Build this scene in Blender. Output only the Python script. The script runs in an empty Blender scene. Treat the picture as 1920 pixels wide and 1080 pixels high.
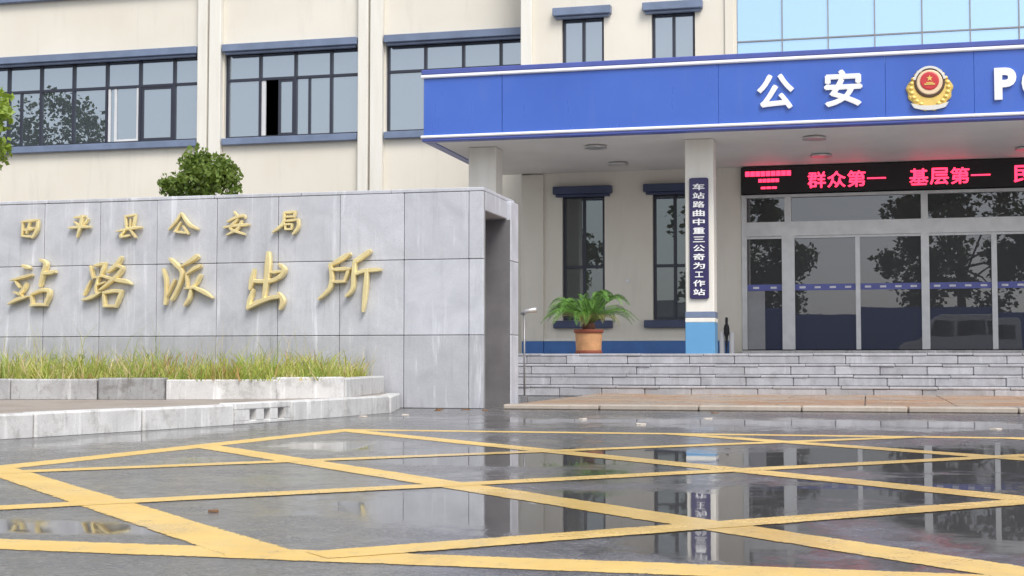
import bpy, bmesh, math, random
from mathutils import Vector, Matrix
R = math.radians
random.seed(7)
scene = bpy.context.scene
COL = scene.collection

# ------------------------------------------------------------------ camera
cam_d = bpy.data.cameras.new('camera')
cam = bpy.data.objects.new('camera', cam_d); COL.objects.link(cam)
cam_d.sensor_width = 36.0
cam_d.lens = 50.0
cam_d.clip_start = 0.05; cam_d.clip_end = 1500
cam.location = (0, 0, 0.5)
cam.rotation_euler = (R(90) + math.atan(102 / 2000), 0, R(14))
scene.camera = cam

# ------------------------------------------------------------------ world and sun (bright overcast)
SUN_EL, SUN_AZ = 50.0, 145.0          # azimuth clockwise from +Y: behind the camera, to the right
world = bpy.data.worlds.new('World'); scene.world = world; world.use_nodes = True
wn = world.node_tree
bg = wn.nodes['Background']; bg.inputs['Strength'].default_value = 0.15
sky = wn.nodes.new('ShaderNodeTexSky'); sky.sky_type = 'NISHITA'; sky.sun_disc = False
sky.sun_elevation = R(SUN_EL); sky.sun_rotation = R(SUN_AZ)
sky.air_density = 1.0; sky.dust_density = 2.0; sky.ozone_density = 1.0; sky.altitude = 50
hsv = wn.nodes.new('ShaderNodeHueSaturation'); hsv.inputs['Saturation'].default_value = 0.32
wn.links.new(sky.outputs['Color'], hsv.inputs['Color'])
wn.links.new(hsv.outputs['Color'], bg.inputs['Color'])
sun_d = bpy.data.lights.new('sun', 'SUN'); sun_d.energy = 1.5; sun_d.angle = R(25); sun_d.color = (1.0, 0.95, 0.87)
sun = bpy.data.objects.new('sun', sun_d); COL.objects.link(sun)
sd = Vector((math.sin(R(SUN_AZ)) * math.cos(R(SUN_EL)), math.cos(R(SUN_AZ)) * math.cos(R(SUN_EL)), math.sin(R(SUN_EL))))
sun.rotation_euler = (-sd).to_track_quat('-Z', 'Y').to_euler()
sun.location = sd * 60
vs = scene.view_settings
vs.view_transform = 'Standard'; vs.look = 'None'; vs.gamma = 1.0; vs.use_curve_mapping = False
vs.exposure = 0.55
scene.cycles.max_bounces = 8

# ------------------------------------------------------------------ materials
MATS = {}
class NT:
    def __init__(s, name):
        m = bpy.data.materials.new(name); m.use_nodes = True
        s.m = m; s.t = m.node_tree; s.b = s.t.nodes['Principled BSDF']; MATS[name] = m
    def n(s, typ, **kw):
        x = s.t.nodes.new(typ)
        for k, v in kw.items():
            if k in x.inputs: x.inputs[k].default_value = v
            else: setattr(x, k, v)
        return x
    def l(s, a, b): s.t.links.new(a, b)
    def coord(s, kind='Object', scale=(1, 1, 1)):
        if kind == 'World':
            o = s.n('ShaderNodeNewGeometry').outputs['Position']
        else:
            o = s.n('ShaderNodeTexCoord').outputs[kind]
        mp = s.n('ShaderNodeMapping'); mp.inputs['Scale'].default_value = scale
        s.l(o, mp.inputs['Vector']); return mp.outputs['Vector']
    def noise(s, vec, scale, detail=4, rough=0.55, dist=0.0):
        x = s.n('ShaderNodeTexNoise'); x.inputs['Scale'].default_value = scale
        x.inputs['Detail'].default_value = detail; x.inputs['Roughness'].default_value = rough
        x.inputs['Distortion'].default_value = dist
        s.l(vec, x.inputs['Vector']); return x.outputs['Fac']
    def ramp(s, fac, stops):
        x = s.n('ShaderNodeValToRGB'); e = x.color_ramp.elements
        while len(e) < len(stops): e.new(0.5)
        for i, (p, c) in enumerate(stops):
            e[i].position = p; e[i].color = c if len(c) == 4 else (*c, 1)
        s.l(fac, x.inputs['Fac']); return x.outputs['Color']
    def maprange(s, v, a, b, c, d, smooth=True):
        x = s.n('ShaderNodeMapRange'); x.interpolation_type = 'SMOOTHSTEP' if smooth else 'LINEAR'
        for i, q in zip(('From Min', 'From Max', 'To Min', 'To Max'), (a, b, c, d)): x.inputs[i].default_value = q
        s.l(v, x.inputs['Value']); return x.outputs['Result']
    def math(s, op, a, b=None):
        x = s.n('ShaderNodeMath'); x.operation = op
        for i, v in enumerate((a, b)):
            if v is None: continue
            if isinstance(v, (int, float)): x.inputs[i].default_value = v
            else: s.l(v, x.inputs[i])
        return x.outputs[0]
    def mix(s, f, a, b, mode='MIX'):
        x = s.n('ShaderNodeMix'); x.data_type = 'RGBA'; x.blend_type = mode
        for i, v in ((0, f), (6, a), (7, b)):
            if isinstance(v, (int, float)): x.inputs[i].default_value = v
            elif isinstance(v, tuple): x.inputs[i].default_value = v if len(v) == 4 else (*v, 1)
            else: s.l(v, x.inputs[i])
        return x.outputs[2]
    def bump(s, h, strength=0.2, dist=0.01):
        x = s.n('ShaderNodeBump'); x.inputs['Strength'].default_value = strength; x.inputs['Distance'].default_value = dist
        s.l(h, x.inputs['Height']); s.l(x.outputs['Normal'], s.b.inputs['Normal'])
    def base(s, v):
        i = s.b.inputs['Base Color']
        if isinstance(v, tuple): i.default_value = (*v, 1)
        else: s.l(v, i)
    def rough(s, v):
        i = s.b.inputs['Roughness']
        if isinstance(v, (int, float)): i.default_value = v
        else: s.l(v, i)

def simple(name, col, rough=0.6, metal=0.0, var=0.12, scale=3.0, bump=0.0, bscale=60, spec=0.5):
    t = NT(name); v = t.coord('World')
    f = t.noise(v, scale, 5)
    t.base(t.ramp(f, [(0.25, tuple(c * (1 - var) for c in col)), (0.75, tuple(min(1, c * (1 + var)) for c in col))]))
    t.rough(rough); t.b.inputs['Metallic'].default_value = metal; t.b.inputs['Specular IOR Level'].default_value = spec
    if bump: t.bump(t.noise(v, bscale, 3), bump, 0.01)
    return t.m

# cream render with faint rain stains
t = NT('render_cream'); v = t.coord('World'); vs2 = t.coord('World', (2.2, 2.2, 0.25))
a = t.noise(v, 0.55, 5); b = t.noise(vs2, 1.6, 7, 0.68, 0.4)
c1 = t.ramp(a, [(0.3, (0.70, 0.655, 0.565)), (0.7, (0.76, 0.72, 0.64))])
st = t.maprange(b, 0.50, 0.78, 0.0, 0.42)
t.base(t.mix(st, c1, (0.56, 0.53, 0.47))); t.rough(0.75)
t.bump(t.noise(v, 90, 3), 0.12, 0.004)

t = NT('trim_white'); v = t.coord('World'); vs2 = t.coord('World', (3, 3, 0.3))
a = t.noise(vs2, 2.2, 5)
t.base(t.ramp(a, [(0.3, (0.72, 0.69, 0.62)), (0.65, (0.79, 0.77, 0.71))])); t.rough(0.65)

t = NT('soffit_white'); v = t.coord('World'); a = t.noise(v, 0.8, 4)
t.base(t.ramp(a, [(0.3, (0.66, 0.64, 0.61)), (0.7, (0.74, 0.72, 0.69))])); t.rough(0.55)

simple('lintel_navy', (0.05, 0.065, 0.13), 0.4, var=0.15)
simple('lintel_blue', (0.16, 0.205, 0.31), 0.38, var=0.18, scale=2.5)
simple('plinth_blue', (0.055, 0.16, 0.42), 0.4, var=0.12)
simple('column_blue', (0.12, 0.32, 0.56), 0.35, var=0.05)
simple('frame_navy', (0.026, 0.03, 0.048), 0.35, var=0.1)
simple('sash_white', (0.62, 0.63, 0.65), 0.35, var=0.06)
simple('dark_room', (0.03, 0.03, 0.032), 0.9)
simple('curtain_grey', (0.30, 0.28, 0.27), 0.9, var=0.1, scale=8)
t = NT('fascia_blue'); v = t.coord('World'); a = t.noise(v, 0.5, 4); sf = t.noise(t.coord('World', (2.2, 2.2, 0.5)), 1.2, 4, 0.6)
c = t.ramp(a, [(0.3, (0.036, 0.105, 0.46)), (0.7, (0.055, 0.14, 0.54))])
t.base(t.mix(t.maprange(sf, 0.5, 0.75, 0, 0.10), c, (0.16, 0.22, 0.46))); t.rough(t.maprange(sf, 0.3, 0.7, 0.26, 0.38))
t.bump(t.noise(v, 1.1, 2), 0.25, 0.02)
simple('fascia_edge', (0.07, 0.10, 0.36), 0.35)
simple('strip_white', (0.86, 0.86, 0.90), 0.25, var=0.03)
simple('letter_white', (0.88, 0.88, 0.89), 0.35, var=0.02)
simple('steel', (0.60, 0.60, 0.60), 0.38, 0.75, var=0.1, scale=5)
simple('steel_dark', (0.28, 0.28, 0.29), 0.4, 0.6)
simple('plaque_navy', (0.030, 0.024, 0.10), 0.35)
simple('led_black', (0.012, 0.012, 0.014), 0.45)
simple('brass_gold', (0.96, 0.78, 0.42), 0.28, 0.38, var=0.12, scale=9)
simple('badge_gold', (0.78, 0.56, 0.16), 0.35, 0.45, var=0.1, scale=12)
simple('badge_silver', (0.72, 0.70, 0.66), 0.35, 0.5, var=0.05)
simple('badge_red', (0.58, 0.04, 0.05), 0.4)
simple('badge_dark', (0.10, 0.055, 0.03), 0.5)
simple('badge_cream', (0.80, 0.62, 0.42), 0.4)
simple('terracotta', (0.62, 0.32, 0.15), 0.7, var=0.2, scale=10, bump=0.1)
simple('terracotta_dark', (0.26, 0.07, 0.04), 0.7)
simple('soil', (0.10, 0.065, 0.04), 0.95, var=0.35, scale=14, bump=0.4, bscale=40)
simple('frond_green', (0.10, 0.23, 0.03), 0.45, var=0.45, scale=7)
simple('frond_old', (0.17, 0.17, 0.05), 0.5, var=0.4, scale=7)
simple('cycad_stem', (0.12, 0.055, 0.035), 0.9, var=0.4, scale=40, bump=0.5)
simple('bark', (0.11, 0.085, 0.06), 0.9, var=0.3, scale=12, bump=0.4)
simple('umbrella_black', (0.018, 0.018, 0.02), 0.6)
simple('plastic_white', (0.75, 0.75, 0.76), 0.4, var=0.03)
simple('hoarding_blue', (0.03, 0.10, 0.42), 0.5)
simple('van_white', (0.78, 0.78, 0.78), 0.25, var=0.02)
simple('rubber', (0.02, 0.02, 0.02), 0.8)
simple('tile_red', (0.5, 0.04, 0.04), 0.5)
simple('decal_blue', (0.12, 0.14, 0.42), 0.4)
simple('decal_white', (0.75, 0.75, 0.80), 0.4)
simple('litter_pale', (0.62, 0.56, 0.50), 0.8)
simple('litter_brown', (0.22, 0.12, 0.06), 0.8)

def leafmat(name, c1, c2):
    t = NT(name); v = t.coord('World')
    f = t.noise(v, 9.0, 3)
    t.base(t.ramp(f, [(0.3, c1), (0.7, c2)])); t.rough(0.5)
    t.b.inputs['Specular IOR Level'].default_value = 0.4
    tr = t.n('ShaderNodeBsdfTranslucent'); tr.inputs['Color'].default_value = (c2[0] * 1.4, c2[1] * 1.4, c2[2], 1)
    mx = t.n('ShaderNodeMixShader'); mx.inputs[0].default_value = 0.25
    out = t.t.nodes['Material Output']
    t.l(t.b.outputs[0], mx.inputs[1]); t.l(tr.outputs[0], mx.inputs[2]); t.l(mx.outputs[0], out.inputs['Surface'])
leafmat('leaf_shrub', (0.085, 0.15, 0.025), (0.21, 0.28, 0.06))
leafmat('leaf_tree', (0.16, 0.26, 0.03), (0.34, 0.44, 0.08))
leafmat('leaf_dark', (0.03, 0.055, 0.02), (0.075, 0.115, 0.035))
leafmat('grass_green', (0.20, 0.30, 0.05), (0.36, 0.44, 0.10))
leafmat('grass_lime', (0.38, 0.44, 0.09), (0.52, 0.52, 0.15))
leafmat('grass_straw', (0.55, 0.46, 0.24), (0.68, 0.58, 0.34))
leafmat('grass_rust', (0.42, 0.24, 0.10), (0.50, 0.32, 0.14))

def granite(name, dark, light, streak=0.5, rough=0.42, vary=0.12, dirt=0.0):
    t = NT(name); v = t.coord('World')
    oi = t.n('ShaderNodeObjectInfo')
    fine = t.noise(v, 120, 3, 0.7); cloud = t.noise(v, 2.6, 8, 0.7, 0.6)
    base = t.ramp(cloud, [(0.25, dark), (0.75, light)])
    base = t.mix(t.maprange(fine, 0.35, 0.7, 0, 0.28), base, tuple(c * 0.55 for c in dark))
    sv = t.coord('World', (7, 7, 0.55)); sn = t.noise(sv, 1.1, 7, 0.7, 0.3)
    pale = t.maprange(sn, 0.54, 0.70, 0.0, streak)
    base = t.mix(pale, base, tuple(min(1, c * 1.35) for c in light))
    dk = t.maprange(sn, 0.45, 0.30, 0.0, streak * 0.7)
    base = t.mix(dk, base, tuple(c * 0.62 for c in dark))
    if dirt:
        dn = t.noise(v, 4.5, 8, 0.75, 0.15); dn2 = t.noise(t.coord('World', (9, 9, 2)), 1.6, 6, 0.7)
        base = t.mix(t.maprange(dn, 0.50, 0.64, 0, dirt), base, (0.17, 0.155, 0.135))
        base = t.mix(t.maprange(dn2, 0.56, 0.68, 0, dirt * .8), base, (0.10, 0.095, 0.085))
    br = t.math('MULTIPLY_ADD', oi.outputs['Random'], vary * 2); br.node.inputs[2].default_value = 1 - vary
    x = t.n('ShaderNodeVectorMath'); x.operation = 'SCALE'
    t.l(base, x.inputs[0]); t.l(br, x.inputs['Scale'])
    t.base(x.outputs[0]); t.rough(t.maprange(cloud, 0.3, 0.7, rough - 0.08, rough + 0.12))
    t.bump(fine, 0.15, 0.004)
granite('granite_wall', (0.47, 0.485, 0.535), (0.66, 0.675, 0.735), 0.5, 0.40, 0.06)
granite('granite_base', (0.40, 0.41, 0.45), (0.53, 0.54, 0.575), 0.85, 0.40, 0.08)
granite('granite_step', (0.34, 0.34, 0.365), (0.50, 0.50, 0.53), 0.35, 0.35, 0.12, 0.25)
granite('kerb_white', (0.52, 0.515, 0.51), (0.76, 0.755, 0.75), 0.6, 0.55, 0.12, 0.34)
granite('edge_tan', (0.40, 0.34, 0.28), (0.54, 0.48, 0.42), 0.5, 0.5, 0.14)
granite('kerb_grey', (0.30, 0.30, 0.30), (0.52, 0.52, 0.53), 0.6, 0.6, 0.22, 0.6)
simple('mortar', (0.27, 0.27, 0.28), 0.9, var=0.2)
simple('recess_shade_stone', (0.17, 0.165, 0.175), 0.7, var=0.25, scale=3)  # darkened stone tone: shade inside the wall recess put into the colour
t = NT('pavement_tan'); v = t.coord('World'); a = t.noise(v, 1.3, 6); b = t.noise(v, 14, 4)
c1 = t.ramp(a, [(0.3, (0.30, 0.24, 0.20)), (0.55, (0.40, 0.35, 0.31)), (0.8, (0.22, 0.19, 0.17))])
t.base(t.mix(t.maprange(b, 0.4, 0.7, 0, 0.35), c1, (0.18, 0.14, 0.11))); t.rough(0.5)
t = NT('apron_tile'); v = t.coord('World', (0.3, 0.55, 1)); a = t.noise(v, 1.5, 6, 0.7); oi = t.n('ShaderNodeObjectInfo')
c1 = t.ramp(a, [(0.38, (0.24, 0.22, 0.20)), (0.46, (0.44, 0.33, 0.21)), (0.52, (0.38, 0.20, 0.10)), (0.57, (0.44, 0.32, 0.21)), (0.66, (0.28, 0.25, 0.23))])
t.base(c1); t.rough(t.maprange(a, 0.4, 0.6, 0.15, 0.45))

# wet asphalt: rough damp stone, smooth where water stands
def wet_nodes(t):
    """1 where water stands; shapes given in metres on the ground, edges broken up by noise"""
    g = t.n('ShaderNodeNewGeometry').outputs['Position']
    v = t.coord('World')
    sep = t.n('ShaderNodeSeparateXYZ'); t.l(g, sep.inputs[0])
    n1 = t.noise(v, 1.3, 6, 0.6)
    tot = None
    for (cx, cy, rx, ry, w) in PUDDLES:
        dx = t.math('DIVIDE', t.math('SUBTRACT', sep.outputs['X'], cx), rx)
        dy = t.math('DIVIDE', t.math('SUBTRACT', sep.outputs['Y'], cy), ry)
        d = t.math('SQRT', t.math('ADD', t.math('MULTIPLY', dx, dx), t.math('MULTIPLY', dy, dy)))
        k = t.math('MULTIPLY', t.math('SUBTRACT', 1.15, d), w)
        tot = k if tot is None else t.math('MAXIMUM', tot, k)
    tot = t.math('MAXIMUM', tot, -0.45)
    n2 = t.noise(v, 9.0, 5, 0.65)
    q = t.math('ADD', tot, t.math('MULTIPLY', t.math('SUBTRACT', n1, 0.5), 1.6))
    q = t.math('ADD', q, t.math('MULTIPLY', t.math('SUBTRACT', n2, 0.5), 0.9))
    return t.maprange(q, -0.28, 0.50, 0, 1), n1, v
PUDDLES = [(0.6, 6.2, 2.6, 2.6, 0.28), (-0.95, 4.75, 0.85, 0.75, 1.0), (-0.35, 4.1, 0.30, 0.55, 1.0), (0.55, 4.6, 0.55, 0.75, 1.0), (-2.35, 3.85, 0.42, 0.16, 0.9),
           (-1.5, 7.3, 1.3, 0.8, 0.8), (0.4, 7.6, 1.3, 1.2, 0.9), (-0.2, 11.5, 3.5, 1.0, 0.6), (-3.0, 7.9, 0.5, 0.5, 0.7), (-4.6, 8.6, 0.25, 1.0, 0.8),
           (0.0, 5.6, 0.5, 0.35, 0.8)]
t = NT('asphalt_wet'); wet, n1, v = wet_nodes(t)
fine = t.noise(v, 160, 3, 0.7); mid = t.noise(v, 5, 6, 0.65); big = t.noise(v, 0.45, 4)
agg = t.n('ShaderNodeTexVoronoi'); agg.inputs['Scale'].default_value = 95; t.l(v, agg.inputs['Vector'])
c = t.ramp(mid, [(0.3, (0.085, 0.083, 0.088)), (0.7, (0.14, 0.136, 0.14))])
c = t.mix(t.maprange(big, 0.35, 0.7, 0, 0.4), c, (0.165, 0.16, 0.16))
st_ = t.n('ShaderNodeSeparateColor'); t.l(agg.outputs['Color'], st_.inputs[0])
c = t.mix(t.maprange(st_.outputs[0], 0.62, 1.0, 0, 0.55), c, (0.30, 0.29, 0.28))
c = t.mix(t.maprange(st_.outputs[1], 0.75, 1.0, 0, 0.6), c, (0.045, 0.045, 0.048))
c = t.mix(t.math('MULTIPLY', wet, 0.6), c, (0.075, 0.074, 0.078))
t.base(c)
rr = t.maprange(mid, 0.3, 0.7, 0.17, 0.33)
t.rough(t.math('MULTIPLY', rr, t.maprange(wet, 0, 1, 1.0, 0.09, False)))
t.b.inputs['Specular IOR Level'].default_value = 0.9
rip = t.noise(v, 2.6, 2)
b1 = t.n('ShaderNodeBump'); b1.inputs['Distance'].default_value = 0.01; b1.inputs['Strength'].default_value = 0.035; t.l(rip, b1.inputs['Height'])
bp = t.n('ShaderNodeBump'); bp.inputs['Distance'].default_value = 0.004
t.l(t.maprange(wet, 0, 0.75, 0.28, 0.0, False), bp.inputs['Strength']); t.l(agg.outputs['Distance'], bp.inputs['Height']); t.l(b1.outputs['Normal'], bp.inputs['Normal']); t.l(bp.outputs['Normal'], t.b.inputs['Normal'])

t = NT('paint_yellow'); wet, n1, v = wet_nodes(t)
a = t.noise(v, 3.0, 6, 0.65); fine = t.noise(v, 70, 4, 0.7); chip = t.noise(v, 13, 6, 0.7)
c = t.ramp(a, [(0.3, (0.76, 0.50, 0.13)), (0.7, (0.85, 0.60, 0.20))])
c = t.mix(t.maprange(chip, 0.48, 0.75, 0, 0.5), c, (0.50, 0.40, 0.24))
tyre = t.noise(t.coord('World', (1.6, 0.35, 1)), 1.3, 6, 0.7); c = t.mix(t.maprange(tyre, 0.54, 0.72, 0, 0.28), c, (0.30, 0.24, 0.15)); t.base(c)
t.b.inputs['Specular IOR Level'].default_value = 0.5
t.rough(t.math('MULTIPLY', t.maprange(fine, 0.3, 0.7, 0.38, 0.55), t.maprange(wet, 0, 1, 1.0, 0.42, False)))
t.bump(fine, 0.12, 0.003)
at = t.n('ShaderNodeAttribute'); at.attribute_name = 'edge'
w_ = t.math('ADD', t.math('ADD', t.math('MULTIPLY', chip, 0.55), t.math('MULTIPLY', fine, 0.45)), t.math('MULTIPLY', at.outputs['Fac'], 0.20))
gone = t.maprange(w_, 0.60, 0.68, 0, 0.9)
tr = t.n('ShaderNodeBsdfTransparent'); mx = t.n('ShaderNodeMixShader'); t.l(gone, mx.inputs[0]); t.l(t.b.outputs[0], mx.inputs[1]); t.l(tr.outputs[0], mx.inputs[2])
t.l(mx.outputs[0], t.t.nodes['Material Output'].inputs['Surface'])

def glassmat(name, tint, body, lo, hi, rough=0.0):
    """coated window glass: a dark body behind a mirror whose share rises at grazing angles"""
    t = NT(name); out = t.t.nodes['Material Output']
    t.base(body); t.rough(0.4)
    gl = t.n('ShaderNodeBsdfGlossy'); gl.inputs['Color'].default_value = (*tint, 1); gl.inputs['Roughness'].default_value = rough
    lw = t.n('ShaderNodeLayerWeight'); lw.inputs['Blend'].default_value = 0.35
    f = t.maprange(lw.outputs['Facing'], 0, 1, lo, hi, False)
    mx = t.n('ShaderNodeMixShader'); t.l(f, mx.inputs[0]); t.l(t.b.outputs[0], mx.inputs[1]); t.l(gl.outputs[0], mx.inputs[2])
    t.l(mx.outputs[0], out.inputs['Surface'])
    v = t.coord('World'); h = t.noise(v, 0.7, 2)
    bp = t.n('ShaderNodeBump'); bp.inputs['Strength'].default_value = 0.06; bp.inputs['Distance'].default_value = 0.02
    t.l(h, bp.inputs['Height']); t.l(bp.outputs['Normal'], gl.inputs['Normal'])
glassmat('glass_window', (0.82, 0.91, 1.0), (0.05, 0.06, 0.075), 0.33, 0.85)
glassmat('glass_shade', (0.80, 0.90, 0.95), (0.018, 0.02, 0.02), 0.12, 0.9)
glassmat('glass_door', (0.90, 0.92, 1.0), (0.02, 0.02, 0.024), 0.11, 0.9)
glassmat('glass_curtain', (0.50, 0.68, 0.86), (0.26, 0.46, 0.66), 0.60, 0.95)

t = NT('led_red'); t.base((0.3, 0.01, 0.03)); t.b.inputs['Emission Color'].default_value = (1.0, 0.035, 0.10, 1); t.b.inputs['Emission Strength'].default_value = 2.0

# ------------------------------------------------------------------ building helpers
ORG = {}
def tag(o, label=None, cat=None, group=None, kind=None):
    if label: o['label'] = label
    if cat: o['category'] = cat
    if group: o['group'] = group
    if kind: o['kind'] = kind
    return o
def empty(name, loc, label=None, cat=None, group=None, kind=None):
    o = bpy.data.objects.new(name, None); COL.objects.link(o); o.location = loc; o.empty_display_size = 0.2
    ORG[o] = Vector(loc); return tag(o, label, cat, group, kind)

class MB:
    def __init__(s): s.v = []; s.f = []; s.mi = []; s.cur = 0
    def quad(s, *p):
        i = len(s.v); s.v += [tuple(q) for q in p]; s.f.append(tuple(range(i, i + len(p)))); s.mi.append(s.cur)
    def box(s, x0, x1, y0, y1, z0, z1, c=0.0, M=None):
        """box with chamfered edges (c metres)"""
        xs, ys, zs = (min(x0, x1), max(x0, x1)), (min(y0, y1), max(y0, y1)), (min(z0, z1), max(z0, z1))
        P = []
        if c <= 0:
            V = [(xs[i], ys[j], zs[k]) for i in (0, 1) for j in (0, 1) for k in (0, 1)]
            F = [(0, 1, 3, 2), (4, 6, 7, 5), (0, 4, 5, 1), (2, 3, 7, 6), (0, 2, 6, 4), (1, 5, 7, 3)]
        else:
            c = min(c, (xs[1] - xs[0]) / 2.2, (ys[1] - ys[0]) / 2.2, (zs[1] - zs[0]) / 2.2)
            V = []; idx = {}
            for i in (0, 1):
                for j in (0, 1):
                    for k in (0, 1):
                        X, Y, Z = xs[i], ys[j], zs[k]
                        ix, iy, iz = X + c * (1 - 2 * i), Y + c * (1 - 2 * j), Z + c * (1 - 2 * k)
                        for ax, p in ((0, (X, iy, iz)), (1, (ix, Y, iz)), (2, (ix, iy, Z))):
                            idx[(i, j, k, ax)] = len(V); V.append(p)
            I = lambda *a: idx[a]
            F = []
            for s_ in (0, 1):
                F.append([I(s_, 0, 0, 0), I(s_, 1, 0, 0), I(s_, 1, 1, 0), I(s_, 0, 1, 0)])
                F.append([I(0, s_, 0, 1), I(1, s_, 0, 1), I(1, s_, 1, 1), I(0, s_, 1, 1)])
                F.append([I(0, 0, s_, 2), I(1, 0, s_, 2), I(1, 1, s_, 2), I(0, 1, s_, 2)])
            for a in (0, 1):
                for b in (0, 1):
                    F.append([I(0, a, b, 1), I(1, a, b, 1), I(1, a, b, 2), I(0, a, b, 2)])
                    F.append([I(a, 0, b, 0), I(a, 1, b, 0), I(a, 1, b, 2), I(a, 0, b, 2)])
                    F.append([I(a, b, 0, 0), I(a, b, 1, 0), I(a, b, 1, 1), I(a, b, 0, 1)])
                    for k in (0, 1): F.append([I(a, b, k, 0), I(a, b, k, 1), I(a, b, k, 2)])
            ctr = Vector(((xs[0] + xs[1]) / 2, (ys[0] + ys[1]) / 2, (zs[0] + zs[1]) / 2))
            G = []
            for f in F:
                p = [Vector(V[i]) for i in f]; nrm = (p[1] - p[0]).cross(p[2] - p[0])
                G.append(tuple(f if nrm.dot(sum(p, Vector()) / len(p) - ctr) > 0 else f[::-1]))
            F = G
        if M: V = [tuple(M @ Vector(p)) for p in V]
        n = len(s.v); s.v += V; s.f += [tuple(i + n for i in f) for f in F]; s.mi += [s.cur] * len(F); return s
    def rings(s, rings, close=True, cap=True):
        """loft a list of equal-length vertex loops"""
        n = len(s.v); k = len(rings[0])
        for r in rings: s.v += [tuple(p) for p in r]
        for a in range(len(rings) - 1):
            for i in range(k if close else k - 1):
                j = (i + 1) % k
                s.f.append((n + a * k + i, n + a * k + j, n + (a + 1) * k + j, n + (a + 1) * k + i)); s.mi.append(s.cur)
        if cap:
            s.f.append(tuple(n + i for i in range(k))[::-1]); s.mi.append(s.cur)
            m = n + (len(rings) - 1) * k; s.f.append(tuple(m + i for i in range(k))); s.mi.append(s.cur)
        return s
    def lathe(s, c, prof, seg=24):
        return s.rings([[(c[0] + r * math.cos(2 * math.pi * i / seg), c[1] + r * math.sin(2 * math.pi * i / seg), c[2] + z) for i in range(seg)] for r, z in prof])
    def tube(s, pts, rad, seg=8):
        pts = [Vector(p) for p in pts]; rs = []
        for i, p in enumerate(pts):
            d = (pts[min(i + 1, len(pts) - 1)] - pts[max(i - 1, 0)]).normalized()
            a = d.orthogonal().normalized() if i == 0 else (a - d * a.dot(d)).normalized()
            b = d.cross(a); r = rad[i] if isinstance(rad, (list, tuple)) else rad
            rs.append([p + (a * math.cos(2 * math.pi * k / seg) + b * math.sin(2 * math.pi * k / seg)) * r for k in range(seg)])
        return s.rings(rs)
    def disc_y(s, cx, y, cz, prof, seg=28, sx=1.0, sz=1.0):
        """rings about an axis along -Y: prof of (radius, distance towards -Y)"""
        return s.rings([[(cx + sx * r * math.cos(2 * math.pi * i / seg), y - d, cz + sz * r * math.sin(2 * math.pi * i / seg)) for i in range(seg)] for r, d in prof])
    def mesh(s, name, mats, org=Vector(), smooth=False):
        me = bpy.data.meshes.new(name)
        me.from_pydata([(p[0] - org[0], p[1] - org[1], p[2] - org[2]) for p in s.v], [], s.f)
        for m in (mats if isinstance(mats, (list, tuple)) else [mats]): me.materials.append(MATS[m])
        if any(s.mi): me.polygons.foreach_set('material_index', s.mi)
        if smooth: me.polygons.foreach_set('use_smooth', [True] * len(me.polygons))
        me.update(); return me
    def build(s, name, mats, parent=None, smooth=False, **kw):
        org = ORG[parent] if parent else Vector()
        o = bpy.data.objects.new(name, s.mesh(name, mats, org, smooth)); COL.objects.link(o)
        if parent: o.parent = parent
        ORG[o] = org
        return tag(o, **kw)

_bx = {}
def B(name, mat, parent, x0, x1, y0, y1, z0, z1, c=0.006, **kw):
    """one box piece; pieces of the same size share their mesh"""
    key = (mat, round(x1 - x0, 4), round(y1 - y0, 4), round(z1 - z0, 4), c)
    if key not in _bx:
        m = MB().box(0, x1 - x0, 0, y1 - y0, 0, z1 - z0, c); _bx[key] = m.mesh(name, mat)
    o = bpy.data.objects.new(name, _bx[key]); COL.objects.link(o)
    base = ORG[parent] if parent else Vector()
    o.location = Vector((x0, y0, z0)) - base
    if parent: o.parent = parent
    ORG[o] = Vector((x0, y0, z0))
    if name == 'pane':                                             # no two panes sit quite alike
        q_ = random.Random(len(ORG)); o.rotation_euler = (q_.uniform(-.003, .003), 0, q_.uniform(-.004, .004))
    return tag(o, **kw)

def text_mesh(body, size, mat, depth=0.02, bold=0.0, name='letter', stack=0.0):
    """glyph outline as a mesh standing in the XZ plane, centred, front towards -Y"""
    cu = bpy.data.curves.new(name, 'FONT'); cu.body = body; cu.size = size; cu.extrude = depth / 2; cu.offset = bold; cu.resolution_u = 4
    o = bpy.data.objects.new(name, cu); COL.objects.link(o); bpy.context.view_layer.update()
    me = bpy.data.meshes.new_from_object(o.evaluated_get(bpy.context.evaluated_depsgraph_get()))
    bpy.data.objects.remove(o); bpy.data.curves.remove(cu)
    if stack:                                                     # heavier face: the outline repeated a little aside, each copy a hair deeper
        b_ = bmesh.new()
        for k_, (ox, oy) in enumerate(((0, 0), (1, 0), (-1, 0), (0, 1), (0, -1))):
            c_ = me.copy()
            for v in c_.vertices: v.co.x += ox * stack; v.co.y += oy * stack; v.co.z *= 1 - .03 * k_
            b_.from_mesh(c_); bpy.data.meshes.remove(c_)
        b_.to_mesh(me); b_.free()
    xs = [v.co.x for v in me.vertices]; ys = [v.co.y for v in me.vertices]
    cx, cy = (min(xs) + max(xs)) / 2, (min(ys) + max(ys)) / 2
    for v in me.vertices: v.co = (v.co.x - cx, -v.co.z, v.co.y - cy)
    me.materials.clear(); me.materials.append(MATS[mat]); me.name = name
    return me, max(xs) - min(xs), max(ys) - min(ys)
def put(name, me, parent, loc, scale=(1, 1, 1), rot=(0, 0, 0), **kw):
    o = bpy.data.objects.new(name, me); COL.objects.link(o)
    if parent: o.parent = parent; o.location = Vector(loc) - ORG[parent]
    else: o.location = loc
    o.scale = scale; o.rotation_euler = rot; ORG[o] = Vector(loc)
    return tag(o, **kw)

# ------------------------------------------------------------------ ground
m = MB(); m.quad((-400, -400, 0), (400, -400, 0), (400, 400, 0), (-400, 400, 0))
m.build('ground', 'asphalt_wet', kind='structure')

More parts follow.
